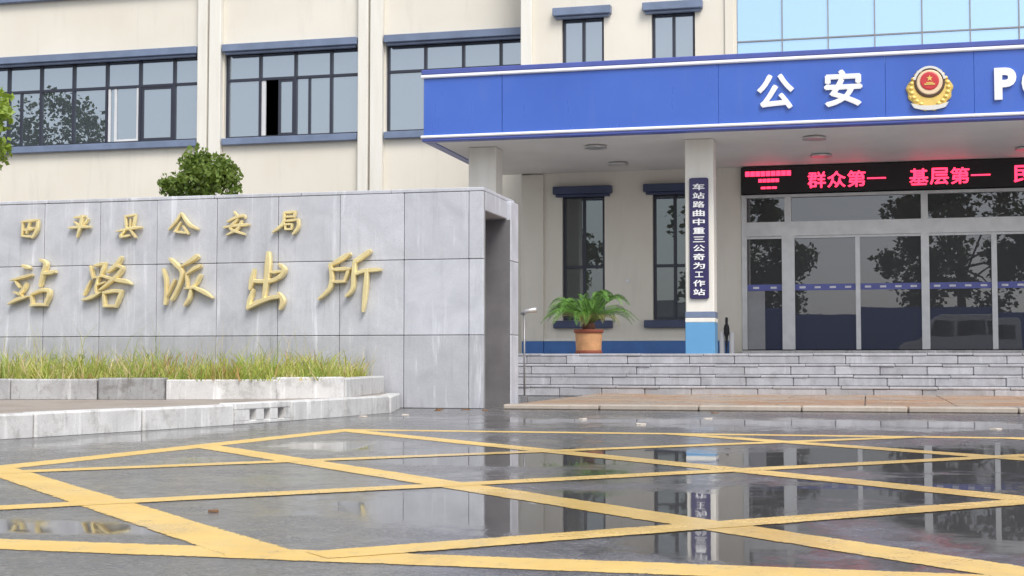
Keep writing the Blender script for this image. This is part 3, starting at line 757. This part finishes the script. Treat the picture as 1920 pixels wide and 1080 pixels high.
STROKES = {
 '站': (250, 490, 12, [[(300, 205, 45), (360, 225, 65), (425, 245, 40)], [(110, 450, 30), (330, 395, 52), (455, 360, 40)], [(190, 470, 40), (250, 565, 42)], [(370, 505, 40), (330, 590, 60), (250, 690, 45)], [(160, 650, 30), (290, 700, 40)], [(75, 850, 30), (230, 770, 62), (400, 725, 30)],
   [(600, 105, 45), (690, 175, 75), (645, 340, 72), (600, 545, 50)], [(655, 340, 55), (840, 305, 66)], [(450, 690, 40), (640, 615, 62), (760, 630, 62)], [(760, 625, 60), (750, 720, 70), (690, 860, 55)], [(455, 700, 45), (475, 860, 50)], [(450, 875, 40), (570, 860, 48), (705, 870, 40)]]),
 '路': (345, 485, 12, [[(305, 280, 45), (350, 475, 52)], [(370, 265, 45), (545, 225, 60)], [(545, 240, 60), (480, 440, 52)], [(345, 470, 40), (485, 450, 40)], [(445, 460, 42), (400, 640, 45), (420, 750, 40)], [(430, 590, 35), (555, 540, 38)], [(310, 520, 40), (205, 745, 50)], [(180, 840, 35), (330, 795, 58), (475, 715, 35)],
   [(820, 125, 60), (725, 265, 78), (595, 370, 40)], [(735, 270, 45), (840, 300, 60), (760, 425, 66), (600, 565, 55), (470, 670, 35)], [(490, 435, 40), (720, 500, 58), (900, 530, 68), (1000, 575, 25)], [(530, 715, 50), (550, 950, 58)], [(540, 720, 50), (700, 690, 58), (835, 700, 60)], [(835, 700, 60), (740, 950, 55)], [(540, 945, 45), (745, 945, 45)]]),
 '派': (460, 480, 12, [[(150, 385, 40), (195, 560, 58), (200, 760, 52), (190, 965, 60)], [(270, 215, 60), (380, 320, 72), (460, 410, 66), (460, 530, 60), (395, 720, 58), (305, 895, 62)], [(345, 565, 40), (265, 730, 50), (200, 860, 40)], [(445, 340, 30), (600, 250, 66), (720, 165, 84)], [(550, 460, 30), (660, 380, 62), (775, 325, 60)], [(545, 490, 45), (560, 700, 45)], [(530, 705, 45), (700, 690, 52)], [(775, 485, 60), (710, 610, 60), (630, 700, 40)], [(660, 690, 40), (840, 770, 70), (990, 870, 22)], [(620, 740, 50), (590, 880, 66), (520, 985, 50)]]),
 '出': (575, 480, 12, [[(540, 105, 70), (535, 300, 105), (510, 560, 90), (470, 860, 70)], [(300, 390, 45), (260, 590, 85), (235, 720, 45)], [(245, 580, 60), (480, 590, 66), (650, 560, 66), (770, 470, 60)], [(725, 300, 45), (810, 395, 80), (735, 530, 60)], [(580, 440, 50), (790, 415, 50)], [(290, 730, 50), (235, 900, 78), (200, 1050, 60)], [(205, 1035, 60), (400, 935, 76), (600, 865, 66), (730, 850, 66)], [(715, 790, 55), (785, 915, 90), (745, 1050, 55)]]),
 '所': (685, 480, 11.37, [[(560, 120, 60), (400, 215, 74), (235, 310, 45)], [(250, 285, 60), (275, 500, 70), (235, 680, 66), (70, 840, 40)], [(290, 370, 55), (560, 355, 58)], [(545, 365, 58), (475, 560, 52)], [(285, 565, 48), (485, 560, 50)], [(880, 75, 70), (710, 200, 74), (630, 250, 45)], [(640, 220, 60), (622, 480, 70), (605, 680, 64), (510, 790, 50)], [(640, 445, 50), (800, 390, 62), (1050, 370, 55)], [(835, 370, 60), (812, 700, 76), (775, 1035, 40)]]),
 '西': (260, 425, 9.6, [[(110, 195, 30), (225, 180, 42), (335, 168, 36)], [(128, 205, 36), (122, 375, 38)], [(330, 175, 44), (315, 300, 58), (260, 405, 36)], [(150, 305, 45), (280, 280, 50)], [(115, 385, 34), (265, 395, 38)], [(225, 195, 36), (180, 340, 40)]]),
 '平': (260, 425, 9.6, [[(820, 135, 34), (970, 118, 44)], [(930, 110, 44), (905, 250, 54), (865, 400, 26)], [(825, 195, 30), (890, 245, 42)], [(1005, 155, 40), (945, 235, 34)], [(750, 275, 30), (900, 262, 46), (1040, 262, 36)]]),
 '县': (260, 425, 9.6, [[(1515, 115, 40), (1530, 285, 46)], [(1515, 120, 34), (1645, 98, 40)], [(1645, 95, 44), (1620, 270, 44)], [(1580, 155, 24), (1580, 255, 28)], [(1400, 325, 26), (1560, 285, 46), (1730, 268, 40)], [(1505, 320, 34), (1445, 395, 38), (1575, 375, 36)], [(1580, 300, 34), (1650, 400, 42)]]),
 '公': (470, 420, 9.14, [[(235, 120, 34), (170, 225, 44), (80, 330, 26)], [(245, 125, 44), (340, 260, 56), (460, 325, 30)], [(235, 235, 36), (160, 350, 42)], [(155, 355, 36), (330, 372, 40)], [(265, 285, 30), (330, 385, 36)]]),
 '安': (470, 420, 9.14, [[(920, 100, 34), (965, 165, 46)], [(835, 225, 30), (940, 172, 42), (1040, 148, 42), (1062, 180, 28)], [(965, 200, 38), (870, 315, 44), (1060, 390, 36)], [(1015, 220, 40), (960, 320, 44), (825, 398, 26)], [(785, 300, 28), (950, 275, 46), (1110, 265, 36)]]),
 '局': (470, 420, 9.14, [[(1565, 112, 38), (1705, 98, 44)], [(1705, 100, 42), (1690, 165, 36)], [(1570, 165, 32), (1695, 160, 34)], [(1565, 110, 42), (1555, 240, 50), (1490, 310, 46), (1415, 365, 24)], [(1560, 222, 34), (1745, 200, 42)], [(1745, 200, 46), (1742, 300, 50), (1680, 385, 34)], [(1575, 265, 32), (1580, 330, 32)], [(1575, 262, 30), (1665, 258, 32)], [(1665, 258, 32), (1660, 325, 32)], [(1578, 328, 30), (1662, 322, 30)]]),
}
def glyph(ch, seed):
    """brush strokes as chiselled metal bars standing off the wall"""
    ox, oy, sc_, strokes = STROKES[ch]; m = MB(); rnd = random.Random(seed)
    big = ch in '站路派出所'
    for st_ in strokes:
        P = []
        for i in range(len(st_) - 1):                            # Catmull-Rom through the stroke's points
            p0, p1, p2, p3 = st_[max(i - 1, 0)], st_[i], st_[i + 1], st_[min(i + 2, len(st_) - 1)]
            for k in range(5 if len(st_) > 2 else 3):
                u_ = k / (5 if len(st_) > 2 else 3)
                P.append(tuple(0.5 * (2 * b_ + (c_ - a_) * u_ + (2 * a_ - 5 * b_ + 4 * c_ - d_) * u_ ** 2 + (3 * b_ - a_ - 3 * c_ + d_) * u_ ** 3) for a_, b_, c_, d_ in zip(p0, p1, p2, p3)))
        P.append(st_[-1])
        W = []
        for x, y, w in P:
            px, py = ox + x / sc_, oy + y / sc_
            q = (px - 960) / 2000.0                               # photo measure -> metres on the wall plane
            dep = GY0 / (math.cos(R(14)) + q * math.sin(R(14)))
            X = dep * (-math.sin(R(14)) + q * math.cos(R(14)))
            Z = 0.5 + (640 - py) / 2000.0 * dep
            W.append((X, Z, w / sc_ / 2000.0 * dep * (.56 if big else .47)))
        h = (.062 if big else .042) + rnd.uniform(-.004, .004); rings = []
        for i, (X, Z, w) in enumerate(W):
            a_, b_ = W[max(i - 1, 0)], W[min(i + 1, len(W) - 1)]
            dx, dz = b_[0] - a_[0], b_[1] - a_[1]; L = math.hypot(dx, dz) or 1; nx, nz = -dz / L, dx / L
            if i == 0: X -= dx / L * w * .6; Z -= dz / L * w * .6
            if i == len(W) - 1: X += dx / L * w * .6; Z += dz / L * w * .6
            k = .62 if i in (0, len(W) - 1) else 1
            rings.append([(X + nx * w * s_ * k, GY0 - .022 - d * h, Z + nz * w * s_ * k) for s_, d in ((-1, 0), (-1, .80), (-.66, 1), (.66, 1), (1, .80), (1, 0))])
        m.rings(rings)
    o = m.build('gold_character', 'brass_gold', GW)
    return o
for i, ch in enumerate('西平县公安局站路派出所'): glyph(ch, i)

# latch rail standing at the rear of the wall's end
gl = empty('gate_latch_post', (-3.765, 15.68, 0), 'thin grey post with a short silver latch bar behind the granite wall end', 'post')
MB().tube([(-3.765, 15.68, 0), (-3.765, 15.68, 1.06)], .011).build('post', 'steel_dark', gl, True)
MB().tube([(-3.80, 15.68, 1.03), (-3.74, 15.67, 1.06), (-3.62, 15.67, 1.075)], [.022, .026, .030]).build('latch_bar', 'steel', gl, True)
B('foot_block', 'steel_dark', gl, -3.80, -3.73, 15.64, 15.72, .0, .10, .006)

# ------------------------------------------------------------------ kerbed bed before the wall
LK = [(-13.9, 4.3), (-9.0, 4.5), (-6.9, 5.2), (-5.9, 6.3), (-5.32, 7.85), (-4.98, 9.2), (-4.72, 10.4), (-4.52, 11.8), (-4.38, 13.2)]
UK = [(-13.9, 11.0), (-7.4, 11.05), (-6.1, 11.3), (-5.2, 11.55), (-4.62, 12.25)]
def walk(pl, step0):
    """points along a polyline, with lengths from step0()"""
    pl = [Vector((*p, 0)) for p in pl]; segs = [(b - a).length for a, b in zip(pl, pl[1:])]; tot = sum(segs)
    def at(s_):
        for a, b, L in zip(pl, pl[1:], segs):
            if s_ <= L: return a + (b - a) * s_ / L
            s_ -= L
        return pl[-1]
    s_ = 0; cuts = [0]
    while s_ < tot - .3: s_ = min(tot, s_ + step0()); cuts.append(s_)
    return [at(c) for c in cuts]
def stone_between(name, mat, parent, a, b, back, z0, z1, gap=.006, ch=.014, jit=0.0):
    d = b - a; L = d.length; ang = math.atan2(d.y, d.x)
    M = Matrix.Translation(a) @ Matrix.Rotation(ang, 4, 'Z')
    return MB().box(gap, L - gap, jit, back, z0, z1, ch, M).build(name, mat, parent)
rnd = random.Random(21)
lk = empty('lower_kerb', (-5, 10, 0), 'pale stone kerb with three square drain holes beside the wet driveway', 'kerb')
P = walk(LK, lambda: rnd.choice((.82, .95, 1.0, 1.05)))
drain = min(range(len(P) - 1), key=lambda i: ((P[i] + P[i + 1]) / 2 - Vector((-4.64, 10.45, 0))).length)
for i, (a, b) in enumerate(zip(P, P[1:])):
    if i == drain:
        d = (b - a); L = d.length; ang = math.atan2(d.y, d.x); M = Matrix.Translation(a) @ Matrix.Rotation(ang, 4, 'Z')
        m = MB(); m.box(.006, L - .006, 0, .16, .115, .168, .008, M); m.box(.006, L - .006, 0, .16, 0, .030, .006, M)
        xs = [.006, .20]; h0 = .20; hw = .10; gp = .105
        m.box(.006, .20, 0, .16, .0305, .1145, 0, M); x = .20 + hw
        for k in range(2): m.box(x, x + gp, 0, .16, .0305, .1145, 0, M); x += gp + hw
        m.box(x, L - .006, 0, .16, .0305, .1145, 0, M)
        ds = m.build('drain_stone', 'kerb_white', lk, label='kerb stone pierced by three square drain holes')
        MB().box(.01, L - .01, .155, .17, .02, .12, 0, M).build('drain_back', 'dark_room', ds)
    else: stone_between('kerb_stone', 'kerb_white', lk, a, b, .15, -.01, .165 + rnd.uniform(-.006, .006), jit=rnd.uniform(0, .008))
e = P[-1]
stone_between('kerb_stone', 'kerb_white', lk, e + Vector((0.0, .01, 0)), Vector((-4.75, 14.22, 0)), .15, -.01, .16)
uk = empty('upper_kerb', (-6.5, 11.4, 0.165), 'weathered grey stone edging holding the grass bed against the granite wall', 'kerb')
P2 = walk(UK, lambda: rnd.choice((.35, .6, .78, .9, 1.0, .5)))
for a, b in zip(P2, P2[1:]):
    stone_between('edging_stone', rnd.choice(('kerb_grey', 'kerb_grey', 'kerb_white')), uk, a, b, .14, .15, .345 + rnd.uniform(-.012, .008), ch=.012, jit=rnd.uniform(-.006, .012))
stone_between('edging_stone', 'kerb_white', uk, P2[-1] + Vector((.0, .02, 0)), Vector((-4.92, 14.2, 0)), .14, .15, .34)
# pavement strip between the kerbs, and the soil of the bed
m = MB(); ins = [(p.x - .06, p.y + .03) for p in P] + [(-4.80, 14.2), (-14.05, 14.2)]
n = len(ins); m.v = [(x, y, .158) for x, y in ins]; m.f = [tuple(range(n))]; m.mi = [0]
m.build('path', 'pavement_tan', kind='structure')
m = MB(); ins = [(p.x - .04, p.y + .06) for p in P2] + [(-5.0, 14.25), (-14.05, 14.25)]
m.v = [(x, y, .325) for x, y in ins]; m.f = [tuple(range(len(ins)))]; m.mi = [0]
m.build('soil_bed', 'soil', kind='structure')

# grass in the bed: single blades, clumped, with dry straw stalks
rnd = random.Random(4); m = MB()
def blade(x, y, z0, h, w, lean, mi):
    a = rnd.uniform(0, 6.28); dx, dy = math.cos(a) * lean * h, math.sin(a) * lean * h; b = rnd.uniform(0, 3.14); wx, wy = math.cos(b) * w, math.sin(b) * w
    n = len(m.v)
    m.v += [(x - wx, y - wy, z0), (x + wx, y + wy, z0), (x + dx * .4 - wx * .7, y + dy * .4 - wy * .7, z0 + h * .6), (x + dx * .4 + wx * .7, y + dy * .4 + wy * .7, z0 + h * .6), (x + dx, y + dy, z0 + h * (1 - lean * .3))]
    m.f += [(n, n + 1, n + 3, n + 2), (n + 2, n + 3, n + 4)]; m.mi += [mi, mi]
def front(x):
    for (a, b), (c, d) in zip(UK, UK[1:]):
        if a <= x <= c: return b + (d - b) * (x - a) / (c - a) + .12
    return 12.4
clumps = [(rnd.uniform(-12.5, -4.6), rnd.uniform(0, 1) ** 1.5, rnd.choice((.2, .3, .4, .5, .7, .9, 1.3)), rnd.choices((0, 1, 2, 3), (5, 4.5, 2.0, .8))[0]) for _ in range(760)]
clumps = [c_ for c_ in clumps if math.sin(c_[0] * 3.1) + math.sin(c_[0] * 7.7 + 1) > -1.1]
for cx_, t_, hh, mi in clumps:
    fy = front(cx_); cy_ = fy + t_ * (14.15 - fy)
    for _ in range(34):
        x, y = cx_ + rnd.gauss(0, .11), cy_ + rnd.gauss(0, .10)
        if y < fy - .07 or y > 14.2 or x > -4.75 - .32 * max(0, (y - 12.25)) / 2: continue
        blade(x, y, .32, hh * rnd.uniform(.09, .31), rnd.uniform(.003, .007), rnd.uniform(.2, 1.3), mi if rnd.random() < .7 else rnd.choices((0, 1, 2, 3), (3, 4, 2.4, .8))[0])
for _ in range(420):
    x = rnd.uniform(-12.5, -5.2); y = rnd.uniform(front(x) + .2, 14.1)
    blade(x, y, .32, rnd.uniform(.22, .70) * rnd.choice((.7, 1, 1)), .0026, rnd.uniform(.1, .6), rnd.choice((2, 2, 1, 0)))
g = m.build('grass', ['grass_green', 'grass_lime', 'grass_straw', 'grass_rust'])
tag(g, 'unkempt green and straw coloured grass growing in the bed', 'grass', None, 'stuff')

# ------------------------------------------------------------------ trees and shrubs
def tree(name, label, base, height, crown_c, crown_r, n, leaf, mat, seed, cat='tree', group=None, clump=60, trunk_r=.12, spiky=0.0):
    rnd = random.Random(seed); base = Vector(base); cc = Vector(crown_c); cr = Vector(crown_r)
    root = empty(name, base, label, cat, group)
    m = MB(); top = Vector((cc.x, cc.y, cc.z + cr.z * .25))
    mid = base.lerp(top, .55) + Vector((rnd.uniform(-.1, .1) * height * .15, rnd.uniform(-.1, .1) * height * .15, 0))
    m.tube([base, base.lerp(mid, .5), mid, top], [trunk_r * 1.25, trunk_r, trunk_r * .75, trunk_r * .3], 8)
    cl = []
    for i in range(clump):
        while True:
            p = Vector((rnd.uniform(-1, 1), rnd.uniform(-1, 1), rnd.uniform(-1, 1)))
            if .25 < p.length < 1: break
        p = p.normalized() * (p.length ** .5)
        c = Vector((cc.x + p.x * cr.x, cc.y + p.y * cr.y, cc.z + p.z * cr.z)); cl.append((c, rnd.uniform(.14, .26) * min(cr)))
        if i % 4 == 0:
            s_ = base.lerp(top, rnd.uniform(.45, .9)); m.tube([s_, s_.lerp(c, .5) + Vector((0, 0, .05 * height * rnd.random())), c], [trunk_r * .35, trunk_r * .22, trunk_r * .08], 5)
    m.build('trunk', 'bark', root, True)
    m = MB()
    for i in range(n):
        c, r = rnd.choice(cl)
        d = Vector((rnd.gauss(0, 1), rnd.gauss(0, 1), rnd.gauss(0, 1))).normalized()
        p = c + d * r * (rnd.random() ** .5) * 1.5
        ax = Vector((rnd.gauss(0, 1), rnd.gauss(0, 1), rnd.gauss(0, .6) + spiky)).normalized(); b = ax.orthogonal().normalized()
        b = Matrix.Rotation(rnd.uniform(0, 6.28), 3, ax) @ b
        L = leaf * rnd.uniform(.6, 1.3); w = L * .32
        m.quad(p - ax * L * .5, p + b * w, p + ax * L * .5, p - b * w)
    m.build('crown', mat, root)
    return root
tree('shrub', 'rounded green shrub showing its top above the granite wall', (-8.42, 17, 0), 3.3, (-8.42, 17, 2.66), (.47, .47, .55), 6000, .072, 'leaf_shrub', 5, 'shrub', None, 58, .05, .9)
tree('young_tree', 'bright green tree crown at the edge of the photo before the windows', (-13.0, 18, 0), 5, (-12.98, 18, 3.95), (.85, .85, .75), 5200, .13, 'leaf_tree', 8, 'tree', None, 60, .07)
TREE_LABELS = ['dark tree mirrored in the glass panes nearest the blue column', 'dark tree mirrored in the middle panes of the glass doors', 'dark tree mirrored in the glass doors beyond the middle post', 'dark tree mirrored in the ground floor window behind the cycad', 'dark tree across the street opposite the granite wall', 'tall dark tree mirrored in the upper window beside the young tree', 'dark tree across the street at the far end of the hoarding']
# the far side of the street behind the photographer, seen mirrored in the glass
for i, (x, y, h, r) in enumerate(((-6.6, -21, 9.6, 3.9), (4.6, -20, 10.2, 4.2), (15.5, -21, 10.5, 4.6), (-19, -22, 8.5, 4.4), (-31, -21, 9.5, 4.8), (-50, -20, 17, 5.2), (26, -22, 10, 5))):
    tree('street_tree', TREE_LABELS[i], (x, y, 0), h, (x, y, h * .62), (r, r * .8, h * .38), 9000, .34, 'leaf_dark', 40 + i, 'tree', 'trees across the street', 60, .24)
hd = empty('site_hoarding', (5, -14, 0), 'blue site hoarding across the street mirrored low in the glass doors', 'hoarding')
for i in range(30):
    x0 = -30 + i * 2.0
    B('hoarding_panel', 'hoarding_blue', hd, x0, x0 + 1.98, -14.06, -14, .05, 2.95, .006)
    B('hoarding_post', 'steel_dark', hd, x0 - .05, x0 + .03, -14.16, -14.061, 0, 3.0, 0)

# white van parked behind the photographer
vn = empty('parked_van', (3.6, -4.6, 0), 'white van mirrored low in the glass doors', 'van')
prof = [(1.15, .45), (1.12, .95), (1.30, 1.12), (1.95, 1.28), (2.55, 2.15), (2.9, 2.32), (6.0, 2.36), (6.1, 2.2), (6.12, .42)]
m = MB(); rings = []
for s_, ins_ in ((0, .06), (.10, 0), (1.80, 0), (1.90, .06)):
    rings.append([(3.63 + (x - 3.63) * (1 - ins_ * .2), -5.5 + s_, z_ if z_ < 1.3 else z_ - ins_ * .3) for x, z_ in prof])
m.rings(rings); m.build('body', 'van_white', vn)
for y in (-5.51, -3.60):
    for x in (2.05, 5.15):
        w = MB().disc_y(x, y + .11, .36, [(.02, .22), (.34, .22), (.36, .18), (.36, .02), (.34, 0), (.02, 0)], 20).build('wheel', 'rubber', vn, True)
        MB().disc_y(x, y + (.118 if y > -4 else -.108), .36, [(.20, 0), (.20, .01)], 16).build('rim', 'steel', w)
for x0, x1 in ((2.62, 3.35), (3.45, 4.55), (4.65, 5.85)):
    m = MB(); m.quad((x0 - (.28 if x0 < 3 else 0), -3.594, 1.42), (x1, -3.594, 1.42), (x1, -3.594, 2.06), (x0, -3.594, 2.06)); m.build('side_window', 'glass_shade', vn)
m = MB(); m.quad((2.02, -5.35, 1.34), (2.02, -3.75, 1.34), (2.53, -3.80, 2.10), (2.53, -5.30, 2.10)); m.build('windscreen', 'glass_shade', vn)
for y in (-5.3, -3.98): B('headlight', 'sash_white', vn, 1.10, 1.18, y, y + .26, .82, 1.0, .02)

# ------------------------------------------------------------------ potted cycad
pc = empty('potted_cycad', (-4.30, 22.3, 0.60), 'bushy green cycad in a terracotta pot on the step landing', 'potted plant')
pot = MB().lathe((-4.30, 22.3, .60), [(.15, .004), (.185, .01), (.20, .05), (.215, .30), (.215, .335)], 28).build('pot', 'terracotta', pc, True)
MB().lathe((-4.30, 22.3, .60), [(.190, .002), (.215, .004), (.215, .045), (.203, .06)], 28).build('foot_band', 'terracotta_dark', pot, True)
MB().lathe((-4.30, 22.3, .60), [(.216, .336), (.240, .345), (.240, .395), (.205, .395), (.200, .36)], 28).build('pot_rim', 'terracotta_dark', pot, True)
MB().lathe((-4.30, 22.3, .955), [(.197, 0), (.12, .02), (.03, .03)], 20).build('potting_soil', 'soil', pot)
MB().lathe((-4.30, 22.3, .95), [(.085, .02), (.11, .07), (.10, .13), (.06, .17)], 14).build('stem', 'cycad_stem', pc, True)
def frond(L, rise, droop, seed):
    rnd = random.Random(seed); m = MB(); pts = []
    for i in range(13):
        u_ = i / 12; pts.append(Vector((L * (u_ - .10 * u_ * u_), 0, rise * math.sin(u_ * 1.9) - droop * u_ ** 2.4)))
    m.tube(pts, [.010 * (1 - .8 * i / 12) for i in range(13)], 5)
    for i in range(2, 48):
        u_ = i / 48; k = u_ * 12; a = pts[int(k)]; b = pts[min(int(k) + 1, 12)]; p = a.lerp(b, k - int(k)); d = (b - a).normalized()
        ln = .145 * math.sin(math.pi * (.12 + .85 * u_)) * rnd.uniform(.85, 1.1)
        for s_ in (-1, 1):
            out = (Vector((0, s_, .55)) + d * .65).normalized(); w = d * .0062
            tip = p + out * ln - Vector((0, 0, .006)); mid = p + out * ln * .5 + Vector((0, 0, .008))
            m.quad(p - w * .6, mid - w, tip, mid + w)
    return m.mesh('frond', 'frond_green' if seed % 5 else 'frond_old')
FR = [frond(.92, .32, .30, 1), frond(.86, .42, .28, 2), frond(.72, .52, .20, 3), frond(.48, .54, .08, 4), frond(.92, .22, .26, 5)]
rnd = random.Random(9)
for i in range(46):
    k = (0, 1, 2, 1, 0, 3, 2, 4)[i % 8]
    put('frond', FR[k], pc, (-4.30, 22.3, 1.06), (rnd.uniform(.9, 1.06),) * 3, (rnd.uniform(-.2, .2), rnd.uniform(-.10, .06), i * 2.399 + rnd.uniform(-.2, .2)))

# ------------------------------------------------------------------ small things by the door
us = empty('umbrella_stand', (-2.68, 28.55, 0.6), 'white two post umbrella stand beside the blue column base', 'stand')
for x in (-2.80, -2.61):
    MB().lathe((x, 28.55, .60), [(.062, .002), (.062, .01), (.052, .02), (.052, .46), (.045, .47)], 12).build('post', 'plastic_white', us, True)
B('base_tray', 'steel_dark', us, -2.85, -2.55, 28.42, 28.68, .602, .625, .006)
MB().tube([(-2.80, 28.55, 1.03), (-2.60, 28.55, 1.03)], .012).build('rail', 'steel', us, True)
um = MB().lathe((-2.705, 28.50, .63), [(.008, 0), (.012, .10), (.022, .20), (.030, .34), (.055, .42), (.060, .50), (.045, .57), (.026, .60), (.028, .70), (.02, .73)], 12).build('umbrella', 'umbrella_black', None, True)
tag(um, 'black folded umbrella standing upright in the white stand', 'umbrella')
sk = B('wall_socket', 'plastic_white', None, -4.81, -4.73, EY - .022, EY - .002, 2.10, 2.18, .006)
tag(sk, 'small white socket plate on the cream wall between two windows', 'socket')

# fallen leaves and scraps on the wet asphalt
LIT = [(-2.34, 11.89, 'litter_pale'), (-1.73, 11.08, 'litter_pale'), (-1.33, 12.29, 'litter_pale'), (-1.4, 13.6, 'litter_brown'), (0.9, 10.9, 'litter_pale'), (-4.10, 12.4, 'litter_pale'), (-4.15, 13.6, 'litter_brown'), (-3.95, 13.9, 'litter_brown'), (-4.22, 13.9, 'litter_brown'), (-2.1, 4.35, 'litter_brown'), (-4.35, 12.0, 'litter_pale'), (-3.7, 13.75, 'litter_brown')]
WH = ['between wall and steps', 'near the apron edge', 'beyond the yellow box', 'against the apron edge', 'at the far side of the driveway', 'beside the kerb end', 'close by the granite wall', 'before the granite wall recess', 'midway along the last granite slab', 'inside the nearest hatch', 'just before the kerb end', 'below the front corner of the granite wall']
rnd = random.Random(31)
for (x, y, mt), wh in zip(LIT, WH):
    m = MB(); s_ = .028 if y > 8 else .014; k = 9; up = [(x + s_ * (1 + .3 * rnd.uniform(-1, 1)) * math.cos(6.283 * i / k) * 1.4, y + s_ * (1 + .3 * rnd.uniform(-1, 1)) * math.sin(6.283 * i / k)) for i in range(k)]
    m.rings([[(px, py, .001 + .4 * s_ * rnd.random() * 0) for px, py in up], [(x + (px - x) * .95, y + (py - y) * .95, .006 + s_ * .25 * rnd.random()) for px, py in up]])
    tag(m.build('leaf_scrap', mt), ('pale' if mt == 'litter_pale' else 'brown') + ' leaf scrap lying on the wet asphalt ' + wh, 'leaf', 'leaf litter on the driveway')
